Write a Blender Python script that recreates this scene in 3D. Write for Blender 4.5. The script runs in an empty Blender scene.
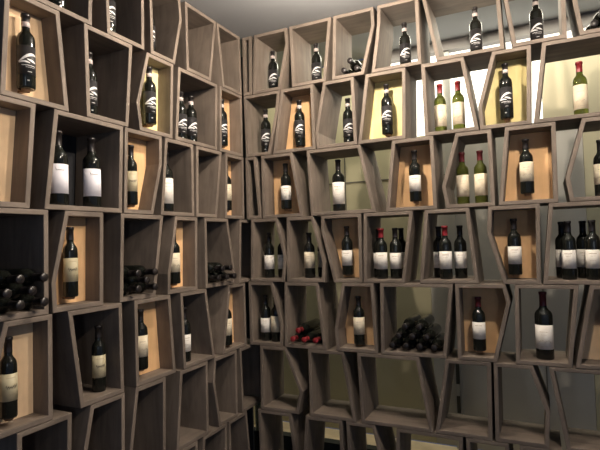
import bpy, bmesh, math, random
from mathutils import Vector, Matrix
PI = math.pi
C = bpy.context.scene.collection
# ------------------------------------------------------------------ camera
cam_d = bpy.data.cameras.new('camera'); cam = bpy.data.objects.new('camera', cam_d); C.objects.link(cam)
cam_d.sensor_fit = 'HORIZONTAL'; cam_d.sensor_width = 36.0; cam_d.lens = 497.3/600*36.0; cam_d.clip_start = 0.05
def aim():
    yaw, pitch, roll = 0.44806, 0.03301, -0.03017
    fwd = Vector((-math.sin(yaw)*math.cos(pitch), math.cos(yaw)*math.cos(pitch), math.sin(pitch)))
    right = Vector((math.cos(yaw), math.sin(yaw), 0)); up = right.cross(fwd)
    c, s = math.cos(roll), math.sin(roll)
    r2 = c*right+s*up; u2 = c*up-s*right
    m = Matrix((r2, u2, -fwd)).transposed().to_4x4(); m.translation = Vector((1.69528, -2.73078, 1.52849))
    cam.matrix_world = m
aim(); bpy.context.scene.camera = cam
# ------------------------------------------------------------------ world, lights, exposure
vs = bpy.context.scene.view_settings
vs.view_transform = 'Standard'; vs.look = 'None'; vs.gamma = 1.0; vs.use_curve_mapping = False
vs.exposure = 0.4
w = bpy.data.worlds.new('world'); bpy.context.scene.world = w; w.use_nodes = True
w.node_tree.nodes['Background'].inputs[0].default_value = (0.36, 0.55, 1.0, 1)
w.node_tree.nodes['Background'].inputs[1].default_value = 0.14
def area(name, loc, target, size, power, col, sy=None):
    l = bpy.data.lights.new(name, 'AREA'); l.energy = power; l.color = col; l.shape = 'RECTANGLE'; l.size = size; l.size_y = sy or size
    o = bpy.data.objects.new(name, l); C.objects.link(o); o.location = loc
    o.rotation_euler = (Vector(target)-Vector(loc)).to_track_quat('-Z', 'Y').to_euler(); return o
def spot(name, loc, target, power, col, ang=120, blend=.6, rad=.04):
    l = bpy.data.lights.new(name, 'SPOT'); l.energy = power; l.color = col; l.spot_size = math.radians(ang); l.spot_blend = blend; l.shadow_soft_size = rad
    o = bpy.data.objects.new(name, l); C.objects.link(o); o.location = loc
    o.rotation_euler = (Vector(target)-Vector(loc)).to_track_quat('-Z', 'Y').to_euler(); return o
WARM = (1.0, 0.85, 0.69)
SPOTS = [(0.85, -0.70, 2.72), (1.90, -0.95, 2.72)]
BULB = (1400, 1250)
area('passage_light', (1.0, 0.62, 2.9), (1.0, 0.66, 0), 2.6, 17, (1.0, 0.93, 0.75), .3)
area('room_daylight', (3.3, -4.9, 1.7), (0.3, -0.4, 1.5), .22, 5.5, (0.80, 0.90, 1.0), 1.1)
spot('left_wall_fill_light', (2.45, -1.45, 2.74), (0.0, -1.25, 1.35), 75, WARM, 62, .7, .03)  # added fill, narrow cone to brighten the left-hand display boards only
# ------------------------------------------------------------------ materials
def mat(name, col, rough=.6, metal=0, spec=.5, emit=None, es=0, trans=0, coat=0, ior=1.5):
    m = bpy.data.materials.new(name); m.use_nodes = True; b = m.node_tree.nodes['Principled BSDF']
    b.inputs['Base Color'].default_value = (*col, 1); b.inputs['Roughness'].default_value = rough; b.inputs['Metallic'].default_value = metal
    b.inputs['Specular IOR Level'].default_value = spec; b.inputs['Transmission Weight'].default_value = trans; b.inputs['Coat Weight'].default_value = coat
    b.inputs['IOR'].default_value = ior
    if emit: b.inputs['Emission Color'].default_value = (*emit, 1); b.inputs['Emission Strength'].default_value = es
    return m
def grain(name, c1, c2, c3, scale=(1, 1, 1), axis=2, rough=.7, bump=.12, freq=6, use_obj=True):
    """streaky wood: noise stretched along one axis, with broad wear patches and fine dark veins"""
    m = mat(name, c1, rough); nt = m.node_tree; N = nt.nodes; L = nt.links; b = N['Principled BSDF']
    tc = N.new('ShaderNodeNewGeometry'); mp = N.new('ShaderNodeMapping'); L.new(tc.outputs['Position'], mp.inputs['Vector'])
    sc = [freq*4]*3; sc[axis] = freq*.45; mp.inputs['Scale'].default_value = sc
    n1 = N.new('ShaderNodeTexNoise'); n1.inputs['Scale'].default_value = 1.0; n1.inputs['Detail'].default_value = 5; n1.inputs['Roughness'].default_value = .62; n1.inputs['Distortion'].default_value = .6
    L.new(mp.outputs[0], n1.inputs['Vector'])
    r = N.new('ShaderNodeValToRGB'); e = r.color_ramp.elements; e[0].position = .28; e[0].color = (*c2, 1); e[1].position = .72; e[1].color = (*c3, 1)
    k = e.new(.5); k.color = (*c1, 1); L.new(n1.outputs['Fac'], r.inputs['Fac'])
    n2 = N.new('ShaderNodeTexNoise'); n2.inputs['Scale'].default_value = 5.5; n2.inputs['Detail'].default_value = 3; L.new(tc.outputs['Position'], n2.inputs['Vector'])
    mr = N.new('ShaderNodeMapRange'); mr.inputs['From Min'].default_value = .3; mr.inputs['From Max'].default_value = .7; mr.inputs['To Min'].default_value = .78; mr.inputs['To Max'].default_value = 1.15
    L.new(n2.outputs['Fac'], mr.inputs['Value'])
    mx = N.new('ShaderNodeVectorMath'); mx.operation = 'SCALE'; L.new(r.outputs[0], mx.inputs[0]); L.new(mr.outputs[0], mx.inputs['Scale']); L.new(mx.outputs[0], b.inputs['Base Color'])
    bp = N.new('ShaderNodeBump'); bp.inputs['Strength'].default_value = bump; bp.inputs['Distance'].default_value = .002; L.new(n1.outputs['Fac'], bp.inputs['Height']); L.new(bp.outputs[0], b.inputs['Normal'])
    return m
def paint(name, c1, c2, scale=2.0, rough=.8):
    m = mat(name, c1, rough); nt = m.node_tree; N = nt.nodes; L = nt.links; b = N['Principled BSDF']
    tc = N.new('ShaderNodeNewGeometry'); n = N.new('ShaderNodeTexNoise'); n.inputs['Scale'].default_value = scale; n.inputs['Detail'].default_value = 4; L.new(tc.outputs['Position'], n.inputs['Vector'])
    r = N.new('ShaderNodeValToRGB'); e = r.color_ramp.elements; e[0].position = .35; e[0].color = (*c1, 1); e[1].position = .65; e[1].color = (*c2, 1)
    L.new(n.outputs['Fac'], r.inputs['Fac']); L.new(r.outputs[0], b.inputs['Base Color']); return m
WOODC = ((.182, .146, .117), (.132, .106, .086), (.225, .182, .148))
M = {
 'wood_up': grain('weathered_wood_upright', *WOODC, axis=2), 'wood_x': grain('weathered_wood_lengthwise', *WOODC, axis=0), 'wood_y': grain('weathered_wood_sideways', *WOODC, axis=1),
 'tan': grain('tan_board', (.80, .50, .25), (.74, .45, .21), (.85, .55, .29), rough=.75, bump=.05, freq=5),
 'yellow': grain('yellow_board', (.92, .80, .38), (.88, .74, .32), (.95, .85, .45), rough=.75, bump=.05, freq=5),
 'pale': grain('pale_board', (.86, .62, .38), (.80, .56, .34), (.90, .67, .43), rough=.75, bump=.05, freq=5),
 'dark_glass': mat('dark_bottle_glass', (.010, .011, .009), .05, spec=.4),
 'green_glass': mat('green_bottle_glass', (.115, .13, .026), .07, trans=.6, ior=1.3),
 'black_foil': mat('black_capsule', (.018, .015, .015), .32, spec=.5), 'red_foil': mat('red_capsule', (.25, .02, .026), .35), 'wine_foil': mat('wine_red_capsule', (.10, .012, .016), .35),
 'band': mat('pale_neck_band', (.60, .52, .50), .6), 'silver': mat('silver_mark', (.6, .6, .6), .4, metal=.6),
 'white_label': paint('white_label_paper', (.90, .87, .81), (.84, .80, .73), 30), 'lilac_label': paint('cool_white_label_paper', (.90, .89, .96), (.87, .86, .93), 30),
 'cream_label': paint('cream_label_paper', (.82, .74, .58), (.76, .66, .48), 30), 'gold_label': paint('gold_label_paper', (.58, .52, .35), (.50, .44, .28), 25, .45),
 'black_label': mat('black_label_paper', (.022, .021, .023), .55), 'white_ink': mat('white_ink', (.85, .85, .85), .5), 'ink': mat('dark_ink', (.05, .04, .035), .6), 'pale_ink': mat('sepia_ink', (.38, .31, .22), .6),
 'steel': mat('bracket_metal', (.18, .14, .10), .4, metal=.7), 'rest': mat('rest_wood', (.22, .12, .06), .6),
 'dark_wall': paint('charcoal_wall', (.030, .032, .038), (.042, .044, .050), 1.5), 'ceiling': paint('ceiling_plaster', (.315, .33, .35), (.34, .355, .375), 3, .9),
 'olive': paint('olive_panel', (.38, .355, .23), (.42, .39, .26), 2.5, .5), 'grey': paint('grey_panel', (.37, .36, .325), (.41, .40, .365), 2.5, .45), 'cream': paint('cream_wall', (.52, .47, .33), (.56, .51, .36), 2),
 'rail': mat('grey_rail', (.20, .19, .18), .5), 'mullion': mat('grey_mullion', (.36, .36, .33), .4, metal=.3), 'seam': mat('panel_seam', (.10, .095, .075), .7),
 'window': mat('bright_window_glass', (.9, .9, .85), .5, emit=(1.0, .95, .84), es=1.0),
 'floor_wood': grain('light_floor_boards', (.86, .70, .46), (.78, .60, .38), (.92, .78, .54), axis=0, rough=.5, freq=4),
 'kerb': paint('dark_kerb', (.02, .022, .018), (.035, .037, .03), 4), 'floor': paint('dark_floor', (.08, .07, .06), (.11, .095, .08), 3), 'plinth': paint('plinth_wood', (.09, .075, .06), (.12, .10, .08), 4),
 'pale_green': paint('pale_green_glass_edge', (.45, .48, .33), (.52, .55, .40), 3, .3), 'lamp_metal': mat('lamp_metal', (.7, .7, .7), .4, metal=.8), 'glow_a': mat('lamp_glow_near_corner', (1, .9, .7), .5, emit=WARM, es=BULB[0]), 'glow_b': mat('lamp_glow_far', (1, .9, .7), .5, emit=WARM, es=BULB[1]),
}
# ------------------------------------------------------------------ helpers
def link(name, bm, m, parent=None, smooth=False):
    me = bpy.data.meshes.new(name); bmesh.ops.recalc_face_normals(bm, faces=bm.faces); bm.to_mesh(me); bm.free()
    if smooth:
        for p in me.polygons: p.use_smooth = True
    me.materials.append(m); o = bpy.data.objects.new(name, me); C.objects.link(o)
    if parent: o.parent = parent
    return o
def box(name, lo, hi, m, parent=None, kind=None):
    bm = bmesh.new(); bmesh.ops.create_cube(bm, size=1)
    for v in bm.verts: v.co = Vector([lo[i]+(v.co[i]+.5)*(hi[i]-lo[i]) for i in range(3)])
    o = link(name, bm, m, parent)
    if kind: o['kind'] = kind
    return o
def thing(name, label, cat, group, loc=(0, 0, 0), rz=0):
    o = bpy.data.objects.new(name, None); o.empty_display_size = .05; C.objects.link(o); o.location = loc; o.rotation_euler = (0, 0, rz)
    o['label'] = label; o['category'] = cat
    if group: o['group'] = group
    return o
# ------------------------------------------------------------------ the setting
S = 'structure'
box('floor', (-.6, -4.6, -.1), (4.6, .40, 0), M['floor'], kind=S)
box('floor_back', (-.6, .47, -.1), (4.6, .93, .05), M['floor_wood'], kind=S)
box('trim_1', (-.6, .402, -.1), (4.6, .468, .166), M['kerb'], kind=S)
box('ceiling', (-.6, -4.6, 2.866), (4.6, .29, 2.96), M['ceiling'], kind=S)
box('ceiling_back', (-.6, .292, 2.925), (4.6, .93, 3.0), M['ceiling'], kind=S)
box('wall_left', (-.38, -4.6, 0), (-.288, .40, 2.864), M['dark_wall'], kind=S)
box('wall_left_back', (-.60, .47, .052), (-.45, .93, 2.92), M['olive'], kind=S)
box('wall_corner', (-.286, .284, .08), (-.165, .296, 2.864), M['dark_wall'], kind=S)
box('trim_8', (-.215, .40, .17), (-.170, .42, 2.9), M['pale_green'], kind=S)
box('trim_9', (-.160, .40, .17), (-.150, .42, 2.9), M['pale_green'], kind=S)
# wall behind the passage: panels below, lit window band above
box('wall_back', (-.6, .935, .052), (.97, .99, 2.275), M['olive'], kind=S)
box('wall_back_middle', (.972, .935, .052), (1.97, .99, 2.275), M['grey'], kind=S)
box('wall_back_right', (1.972, .935, .052), (4.6, .99, 2.275), M['olive'], kind=S)
box('wall_back_corner', (-.6, .935, 2.277), (.718, .99, 2.92), M['olive'], kind=S)
box('wall_back_cream', (1.75, .935, 2.277), (4.6, .99, 2.70), M['cream'], kind=S)
box('wall_back_top', (.72, .935, 2.857), (4.6, .99, 2.92), M['rail'], kind=S)
box('window_1', (.72, .95, 2.277), (1.748, .97, 2.855), M['window'], kind=S)
box('window_2', (1.75, .95, 2.702), (4.6, .97, 2.855), M['window'], kind=S)
box('trim_2', (1.115, .90, .052), (1.165, .934, 2.85), M['mullion'], kind=S)
box('trim_3', (.72, .88, 2.855), (4.6, .933, 2.922), M['rail'], kind=S)
for i, (x, z0, z1) in enumerate([(.34, .06, 2.27), (1.70, .06, 2.27), (2.35, .06, 2.27)]):
    box('trim_%d' % (4+i), (x-.004, .930, z0), (x+.004, .934, z1), M['seam'], kind=S)
box('trim_7', (-.44, .930, 1.973), (1.10, .934, 1.98), M['seam'], kind=S)
t = thing('door_lock_plate', 'dark narrow lock plate with pale centre on mullion behind the wine boxes', 'lock', None, (1.14, .898, .30))
box('plate', (-.012, -.006, 0), (.012, 0, .34), M['kerb'], t); box('keeper', (-.011, -.010, .12), (.011, -.0065, .20), M['mullion'], t)
box('wall_plinth_right', (0.006, 0, 0), (2.2, .28, .079), M['plinth'], kind=S)
box('wall_plinth_left', (-.28, -1.8, 0), (-.006, -.006, .079), M['plinth'], kind=S)
# hanging lamps just above the frame
for (x, y, z), lab in zip(SPOTS, ('small hanging lamp nearer the corner, in front of the right-hand shelves', 'small hanging lamp further from the corner, in front of the right-hand shelves')):
    glow = 'glow_a' if 'nearer' in lab else 'glow_b'
    t = thing('hanging_lamp', lab, 'lamp', 'hanging lamps', (x, y, 2.8655))
    n = 32; h = 2.8655-z
    for nm, prof, mm in (('ceiling_plate', [(0, 0), (.05, 0), (.05, -.012), (.045, -.016), (0, -.016)], 'lamp_metal'), ('cord', [(.003, -.0165), (.003, -h+.052)], 'lamp_metal'), ('lamp_cap', [(0, -h+.075), (.016, -h+.072), (.018, -h+.040), (0, -h+.040)], 'lamp_metal'), ('bulb', [(0, -h+.0395), (.013, -h+.036), (.024, -h+.016), (.028, -h), (.024, -h-.018), (.012, -h-.029), (0, -h-.031)], glow)):
        bm = bmesh.new(); rings = [[bm.verts.new((max(r_, .0004)*math.cos(2*PI*i/n), max(r_, .0004)*math.sin(2*PI*i/n), z_)) for i in range(n)] for r_, z_ in prof]
        for A_, B_ in zip(rings, rings[1:]):
            for i in range(n): bm.faces.new((A_[i], A_[(i+1) % n], B_[(i+1) % n], B_[i]))
        link(nm, bm, M[mm], t, True)
t = thing('added_fill_spotlight', 'added out-of-view ceiling spotlight brightening the left-hand wall of boxes', 'lamp', None, (2.45, -1.45, 2.8655))  # invented fixture out of view, carries the added fill light
box('ceiling_plate', (-.05, -.03, -.012), (.05, .03, 0), M['lamp_metal'], t); box('stem', (-.006, -.006, -.07), (.006, .006, -.0125), M['lamp_metal'], t)
bm = bmesh.new(); d_ = (Vector((0, -1.25, 1.35))-Vector((2.45, -1.45, 2.74))).normalized(); q_ = d_.to_track_quat('Z', 'Y'); n = 28
rings = [[bm.verts.new(q_ @ Vector((r_*math.cos(2*PI*i/n), r_*math.sin(2*PI*i/n), z_))+Vector((0, 0, -.1255))) for i in range(n)] for r_, z_ in ((.002, -.085), (.030, -.085), (.045, -.012), (.042, -.012), (.028, -.07), (.002, -.07))]
for A_, B_ in zip(rings, rings[1:]):
    for i in range(n): bm.faces.new((A_[i], A_[(i+1) % n], B_[(i+1) % n], B_[i]))
link('shade', bm, M['lamp_metal'], t, True)
# ------------------------------------------------------------------ the wooden boxes
# (name, outline of the front in metres along the wall and up, back board)
BOXES = [
    ('A0', [(0.004, 2.8618), (0.073, 2.8618), (0.065, 2.4812), (0.004, 2.4812)], None),
    ('A1', [(0.092, 2.8618), (0.331, 2.8618), (0.338, 2.7618), (0.273, 2.4812), (0.073, 2.4812)], None),
    ('A2', [(0.348, 2.8618), (0.629, 2.8618), (0.581, 2.4812), (0.356, 2.4812)], None),
    ('A3', [(0.642, 2.8618), (0.889, 2.8618), (0.894, 2.7535), (0.819, 2.4812), (0.623, 2.4812)], None),
    ('A4', [(0.913, 2.8618), (1.146, 2.8618), (1.151, 2.4812), (0.866, 2.4812), (0.909, 2.7561)], None),
    ('A5', [(1.163, 2.8618), (1.557, 2.8618), (1.573, 2.4812), (1.232, 2.4812)], None),
    ('A6', [(1.562, 2.8618), (1.857, 2.8618), (1.856, 2.4812), (1.613, 2.4812)], None),
    ('A7', [(1.857, 2.8618), (2.15, 2.8618), (2.14, 2.4812), (1.911, 2.4812)], None),
    ('B0', [(0.004, 2.4788), (0.272, 2.4788), (0.25, 2.3357), (0.188, 2.0812), (0.011, 2.0812)], None),
    ('B1', [(0.279, 2.4788), (0.498, 2.4788), (0.501, 2.0812), (0.21, 2.0812)], 'tan'),
    ('B2', [(0.564, 2.4788), (0.757, 2.4788), (0.765, 2.0812), (0.511, 2.0812), (0.502, 2.1788)], None),
    ('B3', [(0.83, 2.4788), (1.062, 2.4788), (1.048, 2.0812), (0.771, 2.0812)], 'yellow'),
    ('B4', [(1.148, 2.4788), (1.372, 2.4788), (1.434, 2.0812), (1.155, 2.0812)], None),
    ('B5', [(1.513, 2.4788), (1.696, 2.4788), (1.68, 2.0812), (1.439, 2.0812), (1.434, 2.2014)], 'yellow'),
    ('B6', [(1.746, 2.4788), (2.074, 2.4788), (2.057, 2.0812), (1.692, 2.0812)], None),
    ('C0', [(0.004, 2.0788), (0.082, 2.0788), (0.113, 1.6812), (0.004, 1.6812)], None),
    ('C1', [(0.122, 2.0788), (0.343, 2.0788), (0.405, 1.6812), (0.121, 1.6812)], 'tan'),
    ('C2', [(0.441, 2.0788), (0.783, 2.0788), (0.864, 1.6812), (0.458, 1.6812)], None),
    ('C3', [(0.97, 2.0788), (1.198, 2.0788), (1.204, 1.6812), (0.922, 1.6812)], 'tan'),
    ('C4', [(1.315, 2.0788), (1.493, 2.0788), (1.496, 1.6812), (1.254, 1.6812), (1.234, 1.7973)], None),
    ('C5', [(1.559, 2.0788), (1.789, 2.0788), (1.785, 1.6812), (1.513, 1.6812)], 'tan'),
    ('C6', [(1.902, 2.0788), (2.134, 2.0788), (2.117, 1.6812), (1.835, 1.6812), (1.82, 1.7973)], None),
    ('D1', [(0.036, 1.6788), (0.225, 1.6788), (0.284, 1.4289), (0.262, 1.2812), (0.02, 1.2812)], None),
    ('D2', [(0.292, 1.6788), (0.471, 1.6788), (0.543, 1.4018), (0.533, 1.2812), (0.282, 1.2812)], None),
    ('D3', [(0.524, 1.6788), (0.774, 1.6788), (0.77, 1.2812), (0.594, 1.2812), (0.521, 1.5869)], 'tan'),
    ('D4', [(0.789, 1.6788), (1.074, 1.6788), (1.015, 1.2812), (0.775, 1.2812)], None),
    ('D5', [(1.137, 1.6788), (1.368, 1.6788), (1.402, 1.2812), (1.095, 1.2812)], None),
    ('D6', [(1.462, 1.6788), (1.703, 1.6788), (1.692, 1.2812), (1.52, 1.2812), (1.451, 1.5428)], 'tan'),
    ('D7', [(1.743, 1.6788), (2.007, 1.6788), (1.99, 1.2812), (1.701, 1.2812)], None),
    ('E1', [(0.004, 1.2788), (0.18, 1.2788), (0.246, 1.0161), (0.238, 0.8812), (0.004, 0.8812)], None),
    ('E2', [(0.264, 1.2788), (0.49, 1.2788), (0.532, 0.8812), (0.252, 0.8812)], None),
    ('E3', [(0.643, 1.2788), (0.834, 1.2788), (0.846, 0.8812), (0.598, 0.8812), (0.587, 1.0024)], 'tan'),
    ('E4', [(0.872, 1.2788), (1.271, 1.2788), (1.222, 0.8812), (0.864, 0.8812)], None),
    ('E5', [(1.281, 1.2788), (1.529, 1.2788), (1.549, 1.1857), (1.473, 0.8812), (1.281, 0.8812)], 'tan'),
    ('E6', [(1.571, 1.2788), (1.855, 1.2788), (1.811, 0.8812), (1.562, 0.8812)], None),
    ('E7', [(1.901, 1.2788), (2.1, 1.2788), (2.101, 0.8812), (1.824, 0.8812)], 'pale'),
    ('F1', [(0.077, 0.8788), (0.262, 0.8788), (0.366, 0.6189), (0.334, 0.4812), (0.071, 0.4812)], None),
    ('F2', [(0.411, 0.8788), (0.639, 0.8788), (0.704, 0.4812), (0.411, 0.4812)], None),
    ('F3', [(0.721, 0.8788), (1.076, 0.8788), (1.139, 0.4812), (0.734, 0.4812)], None),
    ('F4', [(1.217, 0.8788), (1.444, 0.8788), (1.435, 0.4812), (1.149, 0.4812)], None),
    ('F5', [(1.456, 0.8788), (1.639, 0.8788), (1.707, 0.6604), (1.693, 0.4812), (1.45, 0.4812)], None),
    ('F6', [(1.709, 0.8788), (2.023, 0.8788), (2.026, 0.4812), (1.771, 0.4812)], None),
    ('G1', [(0.049, 0.4788), (0.283, 0.4788), (0.33, 0.0812), (0.058, 0.0812)], None),
    ('G2', [(0.381, 0.4788), (0.615, 0.4788), (0.62, 0.0812), (0.344, 0.0812)], None),
    ('G3', [(0.64, 0.4788), (0.814, 0.4788), (0.898, 0.0812), (0.651, 0.0812)], None),
    ('G4', [(0.937, 0.4788), (1.29, 0.4788), (1.266, 0.0812), (0.914, 0.0812)], None),
    ('G5', [(1.305, 0.4788), (1.512, 0.4788), (1.526, 0.0812), (1.311, 0.0812)], None),
    ('G6', [(1.563, 0.4788), (1.749, 0.4788), (1.752, 0.0812), (1.54, 0.0812)], None),
    ('G7', [(1.817, 0.4788), (1.994, 0.4788), (1.996, 0.0812), (1.819, 0.0812)], None),
    ('LA1', [(-1.531, 2.8618), (-1.193, 2.8618), (-1.207, 2.4812), (-1.528, 2.4812)], None),
    ('LA2', [(-1.138, 2.8618), (-0.884, 2.8618), (-0.892, 2.4812), (-1.122, 2.4812)], None),
    ('LA3', [(-0.849, 2.8618), (-0.612, 2.8618), (-0.601, 2.7456), (-0.667, 2.4812), (-0.847, 2.4812)], None),
    ('LA4', [(-0.571, 2.8618), (-0.281, 2.8618), (-0.348, 2.4812), (-0.568, 2.4812)], None),
    ('LA5', [(-0.276, 2.8618), (-0.016, 2.8618), (-0.011, 2.4812), (-0.225, 2.4812)], None),
    ('LB1', [(-1.593, 2.4788), (-1.368, 2.4788), (-1.33, 2.0812), (-1.616, 2.0812)], 'pale'),
    ('LB2', [(-1.249, 2.4788), (-0.971, 2.4788), (-1.006, 2.0812), (-1.241, 2.0812)], None),
    ('LB3', [(-0.875, 2.4788), (-0.679, 2.4788), (-0.699, 2.0812), (-0.933, 2.0812), (-0.952, 2.2125)], 'yellow'),
    ('LB4', [(-0.639, 2.4788), (-0.283, 2.4788), (-0.304, 2.0812), (-0.676, 2.0812)], None),
    ('LB5', [(-0.257, 2.4788), (-0.011, 2.4788), (-0.018, 2.0812), (-0.274, 2.0812)], 'tan'),
    ('LC1', [(-1.751, 2.0788), (-1.477, 2.0788), (-1.507, 1.6812), (-1.754, 1.6812)], 'pale'),
    ('LC2', [(-1.397, 2.0788), (-1.038, 2.0788), (-1.056, 1.6812), (-1.447, 1.6812)], None),
    ('LC3', [(-1.028, 2.0788), (-0.78, 2.0788), (-0.784, 1.9334), (-0.853, 1.6812), (-1.044, 1.6812)], 'tan'),
    ('LC4', [(-0.754, 2.0788), (-0.527, 2.0788), (-0.532, 1.6812), (-0.799, 1.6812)], None),
    ('LC5', [(-0.5, 2.0788), (-0.254, 2.0788), (-0.321, 1.6812), (-0.514, 1.6812)], None),
    ('LC6', [(-0.212, 2.0788), (-0.012, 2.0788), (-0.02, 1.6812), (-0.234, 1.6812)], 'tan'),
    ('LD1', [(-1.830, 1.6788), (-1.43, 1.6788), (-1.434, 1.2812), (-1.832, 1.2812)], None),
    ('LD2', [(-1.354, 1.6788), (-1.162, 1.6788), (-1.171, 1.2812), (-1.416, 1.2812), (-1.421, 1.3978)], 'tan'),
    ('LD3', [(-1.062, 1.6788), (-0.781, 1.6788), (-0.85, 1.2812), (-1.078, 1.2812)], None),
    ('LD4', [(-0.69, 1.6788), (-0.506, 1.6788), (-0.52, 1.2812), (-0.76, 1.2812), (-0.757, 1.3845)], 'tan'),
    ('LD5', [(-0.442, 1.6788), (-0.208, 1.6788), (-0.15, 1.3776), (-0.154, 1.2812), (-0.444, 1.2812)], None),
    ('LE1', [(-1.61, 1.2788), (-1.419, 1.2788), (-1.422, 0.8812), (-1.67, 0.8812), (-1.661, 1.0916)], 'pale'),
    ('LE2', [(-1.349, 1.2788), (-1.066, 1.2788), (-1.061, 0.8812), (-1.294, 0.8812)], None),
    ('LE3', [(-0.99, 1.2788), (-0.742, 1.2788), (-0.712, 0.8812), (-0.988, 0.8812)], 'tan'),
    ('LE4', [(-0.664, 1.2788), (-0.44, 1.2788), (-0.374, 0.8812), (-0.649, 0.8812)], None),
    ('LE5', [(-0.215, 1.2788), (-0.034, 1.2788), (-0.03, 0.8812), (-0.296, 0.8812)], 'tan'),
    ('LF1', [(-1.567, 0.8788), (-1.337, 0.8788), (-1.349, 0.4812), (-1.575, 0.4812)], None),
    ('LF2', [(-1.245, 0.8788), (-1.058, 0.8788), (-1.067, 0.4812), (-1.334, 0.4812)], None),
    ('LF3', [(-0.991, 0.8788), (-0.788, 0.8788), (-0.8, 0.4812), (-1.058, 0.4812)], None),
    ('LF4', [(-0.678, 0.8788), (-0.442, 0.8788), (-0.448, 0.4812), (-0.721, 0.4812)], None),
    ('LF5', [(-0.38, 0.8788), (-0.147, 0.8788), (-0.154, 0.4812), (-0.348, 0.4812), (-0.399, 0.7447)], None),
    ('LG5', [(-0.252, 0.4788), (-0.052, 0.4788), (-0.006, 0.0812), (-0.248, 0.0812)], None),
    ('LG4', [(-0.498, 0.4788), (-0.273, 0.4788), (-0.281, 0.0812), (-0.545, 0.0812)], None),
    ('LG3', [(-0.726, 0.4788), (-0.548, 0.4788), (-0.563, 0.0812), (-0.77, 0.0812)], None),
    ('LG2', [(-1.283, 0.4788), (-0.977, 0.4788), (-0.975, 0.0812), (-1.313, 0.0812)], None),
    ('LG1', [(-1.576, 0.4788), (-1.399, 0.4788), (-1.397, 0.0812), (-1.603, 0.0812)], None),
    ('LD6', [(-0.075, 1.6788), (0.18, 1.6788), (0.18, 1.2812), (-0.1, 1.2812)], None),
    ('LF6', [(-0.115, 0.8788), (0.18, 0.8788), (0.18, 0.4812), (-0.1, 0.4812)], None),
]
ROWS = 'ABCDEFG'; ROWN = ['top', 'second', 'third', 'fourth', 'fifth', 'sixth', 'bottom']
ORD = ['first', 'second', 'third', 'fourth', 'fifth', 'sixth', 'seventh', 'eighth', 'ninth']
T = .02; DEPTH = .28
def order():
    pos = {}
    for side in ('', 'L'):
        for r in ROWS:
            ns = sorted([b for b in BOXES if b[0][:-1] == side+r], key=lambda b: (min(v[0] for v in b[1]) if side == '' else -max(v[0] for v in b[1])))
            for i, b in enumerate(ns): pos[b[0]] = ORD[i]
    return pos
POS = order()
def where(n):
    side = 'left' if n[0] == 'L' else 'right'
    return '%s from corner, %s row, %s wall' % (POS[n], ROWN[ROWS.index(n[-2])], side)
CONTENT = {
 'A1': 'with one swoosh-label bottle', 'A2': 'with one swoosh-label bottle', 'A3': 'with three lying bottles', 'A4': 'with one swoosh-label bottle', 'A5': 'with one swoosh-label bottle', 'A6': 'with one swoosh-label bottle', 'A7': 'with dark lying bottles',
 'B0': 'with one swoosh-label bottle', 'B1': 'with tan board and bottle', 'B2': 'with one swoosh-label bottle', 'B3': 'with yellow board and bottle', 'B4': 'with two green bottles', 'B5': 'with yellow board and bottle', 'B6': 'with one green bottle',
 'C1': 'with tan board and bottle', 'C2': 'with one tall white-label bottle', 'C3': 'with tan board and bottle', 'C4': 'with two green bottles', 'C5': 'with tan board and bottle', 'C6': 'with one white-label bottle',
 'D1': 'with two dark bottles', 'D2': 'with two cream-label bottles', 'D3': 'with tan board and bottle', 'D4': 'with four bottles', 'D5': 'with three bottles', 'D6': 'with tan board and bottle', 'D7': 'with four dark bottles',
 'E1': 'with two dark bottles', 'E2': 'with red-capped lying bottles', 'E3': 'with tan board and bottle', 'E4': 'with nine dark lying bottles', 'E5': 'with tan board and bottle', 'E6': 'with one large bottle', 'E7': 'with pale board and bottle',
 'LA1': 'with one bottle', 'LA2': 'with one swoosh-label bottle', 'LA3': 'with one swoosh-label bottle', 'LB1': 'with pale board and bottle', 'LB2': 'with one swoosh-label bottle', 'LB3': 'with yellow board and bottle', 'LB4': 'with two swoosh-label bottles', 'LB5': 'with tan board and bottle',
 'LC1': 'with bare pale board', 'LC2': 'with two large white-label bottles', 'LC3': 'with tan board and bottle', 'LC4': 'with one white-label bottle', 'LC5': 'with one gold-label bottle', 'LC6': 'with tan board and bottle',
 'LD1': 'with pile of lying bottles', 'LD2': 'with tan board and bottle', 'LD3': 'with pile of lying bottles', 'LD4': 'with tan board and bottle', 'LD5': 'with pile of lying bottles',
 'LE1': 'with pale board and bottle', 'LE2': 'with two gold-label bottles', 'LE3': 'with tan board and bottle', 'LE4': 'with one white-label bottle', 'LE5': 'with tan board and bottle'}
def place(side, u, d, z):        # u along the wall, d behind the front, z up
    return Vector((u, d, z)) if side == 'R' else Vector((-d, u, z))
def offset(poly, t):
    n = len(poly); ar = sum(poly[i][0]*poly[(i+1) % n][1]-poly[(i+1) % n][0]*poly[i][1] for i in range(n)); sg = 1 if ar > 0 else -1
    lines = []
    for i in range(n):
        a = Vector(poly[i]); b = Vector(poly[(i+1) % n]); e = (b-a).normalized(); nn = Vector((-e.y, e.x))*sg
        lines.append((a+nn*t, e))
    out = []
    for i in range(n):
        p, e = lines[i-1]; q, f = lines[i]
        den = e.x*f.y-e.y*f.x
        if abs(den) < 1e-5: out.append(q.copy()); continue
        s = ((q.x-p.x)*f.y-(q.y-p.y)*f.x)/den; out.append(p+e*s)
    return out
FLOORZ = {}
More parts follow.
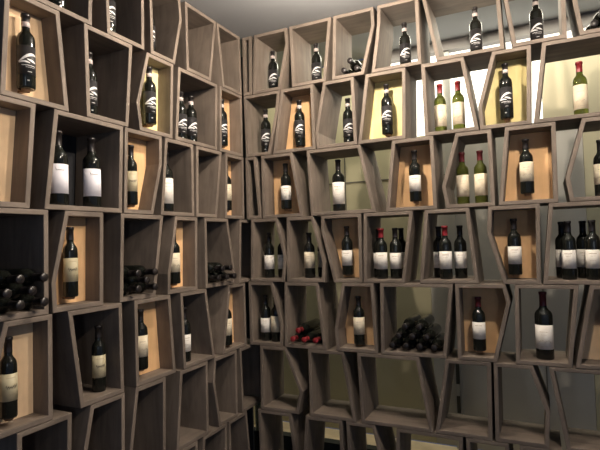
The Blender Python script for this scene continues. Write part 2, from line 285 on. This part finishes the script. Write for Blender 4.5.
def make_box(name, poly, board):
    side = 'L' if name[0] == 'L' else 'R'; k = ROWS.index(name[-2])
    base_u = sum(v[0] for v in poly)/len(poly); base_z = min(v[1] for v in poly)
    org = place(side, base_u, DEPTH/2, base_z)
    lab = 'grey wooden box %s, %s' % (CONTENT.get(name, 'standing empty'), where(name))
    t = thing('wooden_box', lab, 'box', 'wooden boxes on the %s wall' % ('left' if side == 'L' else 'right'), org)
    inner = offset(poly, T); n = len(poly)
    for i in range(n):
        a, b = Vector(poly[i]), Vector(poly[(i+1) % n]); c, d = inner[(i+1) % n], inner[i]
        e = b-a
        flat = abs(e.y) < abs(e.x)*.5
        up = (a.y+b.y)/2 > base_z+.2
        nm = ('top_board' if up else 'bottom_board') if flat else 'side_board'
        bm = bmesh.new(); F = []; Bk = []
        for q in (a, b, c, d):
            F.append(bm.verts.new(place(side, q.x, 0, q.y)-org)); Bk.append(bm.verts.new(place(side, q.x, DEPTH, q.y)-org))
        bm.faces.new(F); bm.faces.new(Bk[::-1])
        for j in range(4): bm.faces.new((F[j], F[(j+1) % 4], Bk[(j+1) % 4], Bk[j]))
        bm.edges.ensure_lookup_table()
        fe = [ed for ed in bm.edges if (ed.verts[0] in F and ed.verts[1] in F) and {F.index(ed.verts[0]), F.index(ed.verts[1])} in ({0, 1}, {2, 3})]
        bmesh.ops.recalc_face_normals(bm, faces=bm.faces)
        bmesh.ops.bevel(bm, geom=fe, offset=.0028, segments=2, affect='EDGES', profile=.6)
        link(nm, bm, M['wood_up'] if nm == 'side_board' else (M['wood_x'] if side == 'R' else M['wood_y']), t)
    FLOORZ[name] = base_z+T
    if board:
        bd = .125 if side == 'R' else .085; ip = offset(poly, T+.0006); bm = bmesh.new()
        F = [bm.verts.new(place(side, q.x, bd, q.y)-org) for q in ip]; Bk = [bm.verts.new(place(side, q.x, bd+.008, q.y)-org) for q in ip]
        bm.faces.new(F); bm.faces.new(Bk[::-1])
        for j in range(n): bm.faces.new((F[j], F[(j+1) % n], Bk[(j+1) % n], Bk[j]))
        o = link('back_board', bm, M[board], t); o['label'] = {'tan': 'tan orange', 'yellow': 'bright yellow', 'pale': 'pale peach'}[board]+' display board'
    return t
BOXOBJ = {}
for name, poly, board in BOXES: BOXOBJ[name] = make_box(name, poly, board)
# ------------------------------------------------------------------ bottles
def lathe(name, prof, m, parent, n=28, closed_ends=True):
    bm = bmesh.new(); rings = []
    for r, z in prof:
        rings.append([bm.verts.new((r*math.cos(2*PI*i/n), r*math.sin(2*PI*i/n), z)) for i in range(n)] if r > 1e-6 else [bm.verts.new((0, 0, z))])
    for A_, B_ in zip(rings, rings[1:]):
        for i in range(n):
            j = (i+1) % n
            if len(A_) == 1 and len(B_) == 1: continue
            if len(A_) == 1: bm.faces.new((A_[0], B_[j], B_[i]))
            elif len(B_) == 1: bm.faces.new((A_[i], A_[j], B_[0]))
            else: bm.faces.new((A_[i], A_[j], B_[j], B_[i]))
    return link(name, bm, m, parent, True)
def wrap(name, R, z0, z1, a0, a1, m, parent, th=.0005, n=18):
    """a paper patch curved round the bottle between two heights and two angles (0 = straight ahead, -Y)"""
    bm = bmesh.new(); g = []
    for i in range(n+1):
        a = math.radians(a0+(a1-a0)*i/n); d = Vector((math.sin(a), -math.cos(a), 0))
        g.append([bm.verts.new(d*R+Vector((0, 0, z0))), bm.verts.new(d*R+Vector((0, 0, z1))), bm.verts.new(d*(R+th)+Vector((0, 0, z1))), bm.verts.new(d*(R+th)+Vector((0, 0, z0)))])
    for p, q in zip(g, g[1:]):
        for j in range(4): bm.faces.new((p[j], p[(j+1) % 4], q[(j+1) % 4], q[j]))
    bm.faces.new(g[0]); bm.faces.new(g[-1][::-1])
    return link(name, bm, m, parent, True)
def strokes(name, R, lines, m, parent, th=.0006):
    """printed marks: each line is a list of (angle in degrees, height, half width) laid on the curved label"""
    bm = bmesh.new()
    for ln in lines:
        g = []
        for a, z, hw in ln:
            a = math.radians(a); d = Vector((math.sin(a), -math.cos(a), 0))
            g.append([bm.verts.new(d*R+Vector((0, 0, z-hw))), bm.verts.new(d*R+Vector((0, 0, z+hw))), bm.verts.new(d*(R+th)+Vector((0, 0, z+hw))), bm.verts.new(d*(R+th)+Vector((0, 0, z-hw)))])
        for p, q in zip(g, g[1:]):
            for j in range(4): bm.faces.new((p[j], p[(j+1) % 4], q[(j+1) % 4], q[j]))
        bm.faces.new(g[0]); bm.faces.new(g[-1][::-1])
    return link(name, bm, m, parent)
def text_line(z, a0, a1, hw, rnd, gap=3):
    out = []; a = a0
    while a < a1:
        l = rnd.uniform(3, 8); b = min(a+l, a1); out.append([(a, z, hw), ((a+b)/2, z+rnd.uniform(-.0006, .0006), hw*rnd.uniform(.6, 1)), (b, z, hw)]); a = b+gap*rnd.uniform(.4, 1)
    return out
def scribble(z, a0, a1, amp, hw, k=16):
    return [[(a0+(a1-a0)*i/k, z+amp*math.sin(i*2.3)*(1 if i % 3 else .3), hw) for i in range(k+1)]]
KIND = {   # glass, capsule, label, label z range, label half angle, neck band, radius, height
 'swoosh': ('dark_glass', 'black_foil', 'black_label', (.050, .160), 80, True, .0325, .290),
 'white': ('dark_glass', 'black_foil', 'white_label', (.055, .145), 78, False, .033, .288),
 'tall': ('dark_glass', 'black_foil', 'white_label', (.045, .178), 85, False, .0375, .318),
 'drawing': ('dark_glass', 'black_foil', 'cream_label', (.060, .160), 82, False, .033, .280),
 'wine': ('dark_glass', 'wine_foil', 'white_label', (.062, .150), 78, False, .033, .280),
 'magnum': ('dark_glass', 'wine_foil', 'white_label', (.052, .172), 82, False, .042, .335),
 'lilac': ('dark_glass', 'black_foil', 'lilac_label', (.050, .170), 85, False, .0375, .310),
 'gold': ('dark_glass', 'black_foil', 'gold_label', (.062, .158), 85, False, .0285, .285),
 'green': ('green_glass', 'red_foil', 'cream_label', (.042, .165), 80, False, .033, .286),
 'greenwine': ('green_glass', 'wine_foil', 'cream_label', (.042, .160), 80, False, .033, .286),
 'redcap': ('dark_glass', 'red_foil', 'white_label', (.055, .150), 80, False, .033, .288),
 'plain': ('dark_glass', 'black_foil', None, None, 0, False, .0325, .290),
 'redplain': ('dark_glass', 'red_foil', None, None, 0, False, .0325, .290),
}
def make_bottle(kind):
    rnd = random.Random(kind); g, cp, lb, lz, ha, band, R, H = KIND[kind]
    t = bpy.data.objects.new('wine_bottle', None); t.empty_display_size = .03; C.objects.link(t)
    sh = H*.655; r = .0142*(R/.0325)**.5*.97
    prof = [(0, .012), (R*.45, .008), (R*.78, .0006), (R*.93, 0), (R, .006), (R, sh-.012), (R*.985, sh), (R*.93, sh+.010), (R*.80, sh+.019), (R*.62, sh+.026), (R*.47, sh+.034), (r*1.06, sh+.045), (r, sh+.058), (r*.97, H-.012), (r*1.14, H-.0115), (r*1.14, H-.003), (r*.9, H-.0005), (0, H-.0005)]
    lathe('glass_body', prof, M[g], t)
    cz = sh+.046
    k = 1.0008
    cap = [(r*1.10, cz), (r*1.06, cz+.012), (r*1.06, H-.013), (r*1.22, H-.0125), (r*1.22, H-.002), (r*1.1, H+.0004), (0, H+.0004)]
    if band: cap = [(r*1.08, cz+.022)]+cap[2:]
    lathe('capsule', cap, M[cp], t, 20)
    if band:
        lathe('neck_band', [(r*1.02, cz+.002), (r*1.12, cz+.002), (r*1.10, cz+.021), (r*1.0, cz+.021)], M['band'], t, 20)
    if lb:
        l = wrap('label', R+.0001, lz[0], lz[1], -ha, ha, M[lb], t); z0, z1 = lz; hgt = z1-z0; Ro = R+.0004
        if kind == 'swoosh':
            arc = []
            for i in range(15):
                s = i/14; arc.append((-62+118*s, .098+.030*math.sin(s*PI*.62)**1.3, .0016+.0042*math.sin(s*PI)**1.0))
            arc2 = [(-60+70*i/10, .094+.004*math.sin(i/10*PI), .0010+.0026*math.sin(i/10*PI)) for i in range(11)]
            arc3 = [(-8+62*i/10, .108-.010*(i/10), .0010+.0030*math.sin(i/10*PI)) for i in range(11)]
            strokes('swoosh_print', Ro, [arc, arc2, arc3], M['white_ink'], l)
            strokes('text_print', Ro, text_line(.084, -40, 46, .0013, rnd)+text_line(.077, -15, 44, .0007, rnd)+text_line(.060, -4, 22, .0010, rnd), M['white_ink'], l)
            wrap('mark', R+.0001, .024, .029, -8, 6, M['silver'], t, n=4)
        elif kind == 'gold':
            strokes('script_print', Ro, scribble(z0+hgt*.52, -34, 40, .007, .0024, 18), M['ink'], l)
            strokes('text_print', Ro, text_line(z0+hgt*.85, -30, 30, .0008, rnd)+text_line(z0+hgt*.25, -34, 34, .0009, rnd)+text_line(z0+hgt*.14, -20, 20, .0008, rnd), M['pale_ink'], l)
        elif kind == 'lilac':
            strokes('script_print', Ro, scribble(z0+hgt*.80, -26, 24, .0035, .0009, 14)+[[(-30, z0+hgt*.90, .001), (-26, z0+hgt*.82, .0018), (-23, z0+hgt*.76, .001)]], M['ink'], l)
        elif kind in ('drawing', 'magnum', 'green', 'greenwine'):
            draw = []
            for j in range(7):
                a = -38+j*12; draw += scribble(z0+hgt*.32+.003*(j % 3), a, a+13, .0045, .0009, 8)
            strokes('drawing_print', Ro, draw, M['pale_ink'], l)
            strokes('text_print', Ro, text_line(z0+hgt*.72, -26, 26, .0012, rnd)+text_line(z0+hgt*.60, -18, 18, .0007, rnd)+text_line(z0+hgt*.12, -24, 24, .0008, rnd), M['pale_ink'], l)
        else:
            strokes('text_print', Ro, text_line(z0+hgt*.80, -30, 30, .0017, rnd)+text_line(z0+hgt*.66, -20, 20, .0008, rnd)+text_line(z0+hgt*.42, -24, 24, .0007, rnd)+text_line(z0+hgt*.20, -16, 16, .0007, rnd), M['pale_ink'], l)
    return t
PROTO = {}
def bottle(kind, label, group, m):
    if kind not in PROTO:
        o = make_bottle(kind); PROTO[kind] = o
    else:
        src = PROTO[kind]; o = src.copy(); C.objects.link(o)
        for ch in src.children:
            c = ch.copy(); C.objects.link(c); c.parent = o
            for g in ch.children:
                d = g.copy(); C.objects.link(d); d.parent = c
    o.matrix_world = m; o['label'] = label; o['category'] = 'bottle'; o['group'] = group
    return o
# (box, along wall, depth of centre, height of base or None = stands on the box floor, kind, what it looks like)
BOTTLES = [
 ('A1', .153, .14, None, 'swoosh', 'black swoosh-label bottle'), ('A2', .453, .17, None, 'swoosh', 'black swoosh-label bottle'), ('A4', 1.03, .15, None, 'swoosh', 'black swoosh-label bottle'),
 ('A5', 1.424, .15, None, 'swoosh', 'black swoosh-label bottle'), ('A6', 1.726, .17, None, 'swoosh', 'black swoosh-label bottle'),
 ('B0', .119, .08, None, 'swoosh', 'black swoosh-label bottle'), ('B1', .371, .065, 2.122, 'swoosh', 'black swoosh-label bottle on tan board'), ('B2', .673, .12, None, 'swoosh', 'black swoosh-label bottle'),
 ('B3', .931, .065, 2.130, 'swoosh', 'black swoosh-label bottle on yellow board'), ('B4', 1.222, .12, None, 'green', 'left green bottle with red capsule'), ('B4', 1.320, .12, None, 'green', 'right green bottle with red capsule'),
 ('B5', 1.568, .065, 2.134, 'swoosh', 'black swoosh-label bottle on yellow board'), ('B6', 1.909, .12, None, 'green', 'single green bottle with bright red capsule'),
 ('C1', .261, .065, 1.736, 'white', 'dark white-label bottle on tan board'), ('C2', .604, .10, None, 'tall', 'tall dark white-label bottle'), ('C3', 1.078, .065, 1.733, 'white', 'dark white-label bottle on tan board'),
 ('C4', 1.329, .10, None, 'greenwine', 'left green bottle with dark red capsule'), ('C4', 1.422, .10, None, 'greenwine', 'right green bottle with dark red capsule'),
 ('C5', 1.649, .065, 1.738, 'drawing', 'dark cream-label bottle on tan board'), ('C6', 1.981, .10, None, 'drawing', 'dark cream-label bottle'),
 ('D1', .112, .09, None, 'white', 'left dark white-label bottle'), ('D1', .195, .12, None, 'white', 'right half-hidden dark bottle'),
 ('D2', .399, .09, None, 'drawing', 'front cream-label bottle'), ('D2', .450, .18, None, 'drawing', 'rear half-hidden cream-label bottle'),
 ('D3', .659, .065, 1.323, 'white', 'dark white-label bottle on tan board'),
 ('D4', .872, .055, None, 'redcap', 'front bottle with red capsule'), ('D4', .946, .085, None, 'white', 'right black-capped white-label bottle'), ('D4', .952, .20, None, 'white', 'rearmost right dark bottle'), ('D4', .839, .118, None, 'white', 'rear left black-capped bottle'),
 ('D5', 1.179, .155, None, 'white', 'rear left black-capped bottle'), ('D5', 1.230, .055, None, 'redcap', 'front bottle with red capsule'), ('D5', 1.300, .115, None, 'white', 'right black-capped bottle'),
 ('D6', 1.576, .065, 1.325, 'white', 'dark white-label bottle on tan board'),
 ('D7', 1.821, .06, None, 'white', 'front left dark bottle'), ('D7', 1.798, .165, None, 'white', 'rear left dark bottle'), ('D7', 1.925, .06, None, 'white', 'front right dark bottle'), ('D7', 1.893, .165, None, 'white', 'rear right dark bottle'),
 ('E1', .085, .07, None, 'white', 'left dark white-label bottle'), ('E1', .163, .065, None, 'drawing', 'right half-hidden cream-label bottle'),
 ('E3', .718, .065, .916, 'drawing', 'dark cream-label bottle on tan board'), ('E5', 1.386, .065, .926, 'wine', 'white-label bottle, dark red capsule, on tan board'),
 ('E6', 1.696, .08, None, 'magnum', 'extra large white-label bottle'), ('E7', 1.975, .065, .945, 'wine', 'dark bottle on pale board'),
 ('LA1', -1.337, .05, None, 'swoosh', 'black swoosh-label bottle cut by frame top'), ('LA2', -1.058, .06, None, 'swoosh', 'black swoosh-label bottle'), ('LA3', -.772, .08, None, 'swoosh', 'black swoosh-label bottle'),
 ('LB1', -1.484, .044, 2.139, 'swoosh', 'black swoosh-label bottle on pale board'), ('LB2', -1.165, .07, None, 'swoosh', 'black swoosh-label bottle'), ('LB3', -0.816, .044, 2.138, 'swoosh', 'black swoosh-label bottle on yellow board'),
 ('LB4', -.503, .10, None, 'swoosh', 'left black swoosh-label bottle'), ('LB4', -.412, .10, None, 'swoosh', 'right black swoosh-label bottle'), ('LB5', -0.180, .044, 2.131, 'swoosh', 'black swoosh-label bottle on tan board'),
 ('LC2', -1.329, .07, None, 'lilac', 'left dark bottle with large white label'), ('LC2', -1.160, .07, None, 'lilac', 'right dark bottle with large white label'),
 ('LC3', -0.951, .044, 1.726, 'gold', 'dark gold-label bottle on tan board'), ('LC4', -.677, .07, None, 'tall', 'dark bottle with large white label'), ('LC5', -.438, .08, None, 'gold', 'half-hidden gold-label bottle'),
 ('LC6', -0.155, .044, 1.734, 'drawing', 'dark cream-label bottle on tan board'), ('LD2', -1.298, .044, 1.331, 'gold', 'dark gold-label bottle on tan board'), ('LD4', -0.659, .044, 1.328, 'drawing', 'dark cream-label bottle on tan board'),
 ('LE1', -1.567, .044, .931, 'gold', 'dark gold-label bottle on pale board'), ('LE2', -1.138, .07, None, 'gold', 'right dark gold-label bottle'), ('LE2', -1.238, .12, None, 'gold', 'left half-hidden gold-label bottle'),
 ('LE3', -0.909, .044, .945, 'drawing', 'dark cream-label bottle on tan board'), ('LE4', -.565, .06, None, 'white', 'dark white-label bottle'), ('LE5', -0.187, .044, .915, 'drawing', 'dark cream-label bottle on tan board'),
]
CAM = cam.matrix_world.translation
rnd = random.Random(7)
for bx, u, d, z, kind, desc in BOTTLES:
    side = 'L' if bx[0] == 'L' else 'R'
    zz = z if z is not None else FLOORZ[bx]+.0004
    p = place(side, u, d, zz)
    normal = -PI/2 if side == 'R' else 0.0                       # the way the label would face straight out
    to_cam = math.atan2(CAM.y-p.y, CAM.x-p.x)
    a = normal+(to_cam-normal)*.62+rnd.uniform(-.12, .12)
    m = Matrix.Translation(p) @ Matrix.Rotation(a+PI/2, 4, 'Z')
    bottle(kind, '%s, %s' % (desc, where(bx)), 'bottles standing in the boxes', m)
    if z is not None:                                            # small round rest fixed to the back board
        b = BOXOBJ[bx]; org = b.location; R = KIND[kind][6]
        bm = bmesh.new(); bmesh.ops.create_cone(bm, cap_ends=True, segments=24, radius1=.013, radius2=.018, depth=.010)
        for v in bm.verts: v.co += Vector((0, 0, -.0054))
        r = bmesh.ops.create_cube(bm, size=1)
        for v in r['verts']: v.co = Vector((v.co.x*.016, .010+(v.co.y+.5)*((.1248 if side == 'R' else .0848)-d-.010), -.0054+v.co.z*.008))
        rot = Matrix.Identity(4) if side == 'R' else Matrix.Rotation(PI/2, 4, 'Z')
        for v in bm.verts: v.co = (p-org)+rot @ v.co
        link('bottle_rest', bm, M['rest'], b)
# bottles lying on their sides, necks to the front: (box, kind, depth of mouth, [(along wall, layer height, words)])
def rowz(k, s, R=.0327): return R+k*math.sqrt((2*R)**2-(s/2)**2)
def pile(bx, kind, mouth, items, group, desc):
    side = 'L' if bx[0] == 'L' else 'R'
    for u, h, word in items:
        p = place(side, u, mouth, FLOORZ[bx]+h+.0008)
        yaw = 0 if side == 'R' else PI/2
        m = Matrix.Translation(p) @ Matrix.Rotation(yaw, 4, 'Z') @ Matrix.Rotation(PI/2, 4, 'X') @ Matrix.Translation((0, 0, -KIND[kind][7]))
        bottle(kind, '%s, %s, %s' % (desc, word, where(bx)), group, m)
G = 'dark bottle lying'
def layer(u0, s, n): return [u0+s*i for i in range(n)]
s = .0765
pile('E4', 'plain', .0, [(u, rowz(0, s), 'bottom layer, '+w_) for u, w_ in zip(layer(.928, s, 4), ('far left', 'second', 'third', 'far right'))]+
     [(u, rowz(1, s), 'middle layer, '+w_) for u, w_ in zip(layer(.928+s/2, s, 3), ('left', 'centre', 'right'))]+
     [(u, rowz(2, s), 'top layer, '+w_) for u, w_ in zip(layer(.928+s, s, 2), ('left', 'right'))], 'dark lying bottle', G)
s = .080
pile('E2', 'redplain', -.012, [(u, rowz(0, s), 'bottom '+w_) for u, w_ in zip(layer(.3145, s-.0045, 3), ('left', 'middle', 'right'))]+[(.3145+(s-.0045)/2, rowz(1, s-.0045), 'top left')], 'red-capped lying bottle', 'red-capped bottle lying')
s = .080
pile('A3', 'plain', .02, [(.69, rowz(0, s), 'bottom left'), (.77, rowz(0, s), 'bottom right'), (.73, rowz(1, s), 'on top')], 'dark lying bottle', G)
pile('A7', 'plain', .02, [(1.975, rowz(0, s), 'bottom left'), (2.05, rowz(0, .075), 'bottom right'), (2.0125, rowz(1, .0755), 'on top')], 'dark lying bottle', G)
s = .0945
pile('LD1', 'plain', -.05, [(u, rowz(0, s), 'bottom '+w_) for u, w_ in zip(layer(-1.487-3*s, s, 4), ('far left', 'left', 'middle', 'far right'))]+
     [(u, rowz(1, s), 'between, '+w_) for u, w_ in zip(layer(-1.487-2.5*s, s, 3), ('left', 'middle', 'right'))]+
     [(u, rowz(2, s), 'upper '+w_) for u, w_ in zip(layer(-1.487-2*s, s, 3), ('left', 'middle', 'right'))], 'dark lying bottle', G)
s = .110
pile('LD3', 'plain', -.05, [(-1.010, rowz(0, s), 'bottom left'), (-.900, rowz(0, s), 'bottom right'), (-.955, rowz(1, s), 'middle'), (-1.010, rowz(2, s), 'upper left'), (-.900, rowz(2, s), 'upper right')], 'dark lying bottle', G)
s = .080
pile('LD5', 'plain', -.05, [(-.380, rowz(0, s), 'bottom left'), (-.300, rowz(0, s), 'bottom middle'), (-.220, rowz(0, s), 'bottom right'), (-.340, rowz(1, s), 'top left'), (-.260, rowz(1, s), 'top right')], 'dark lying bottle', G)
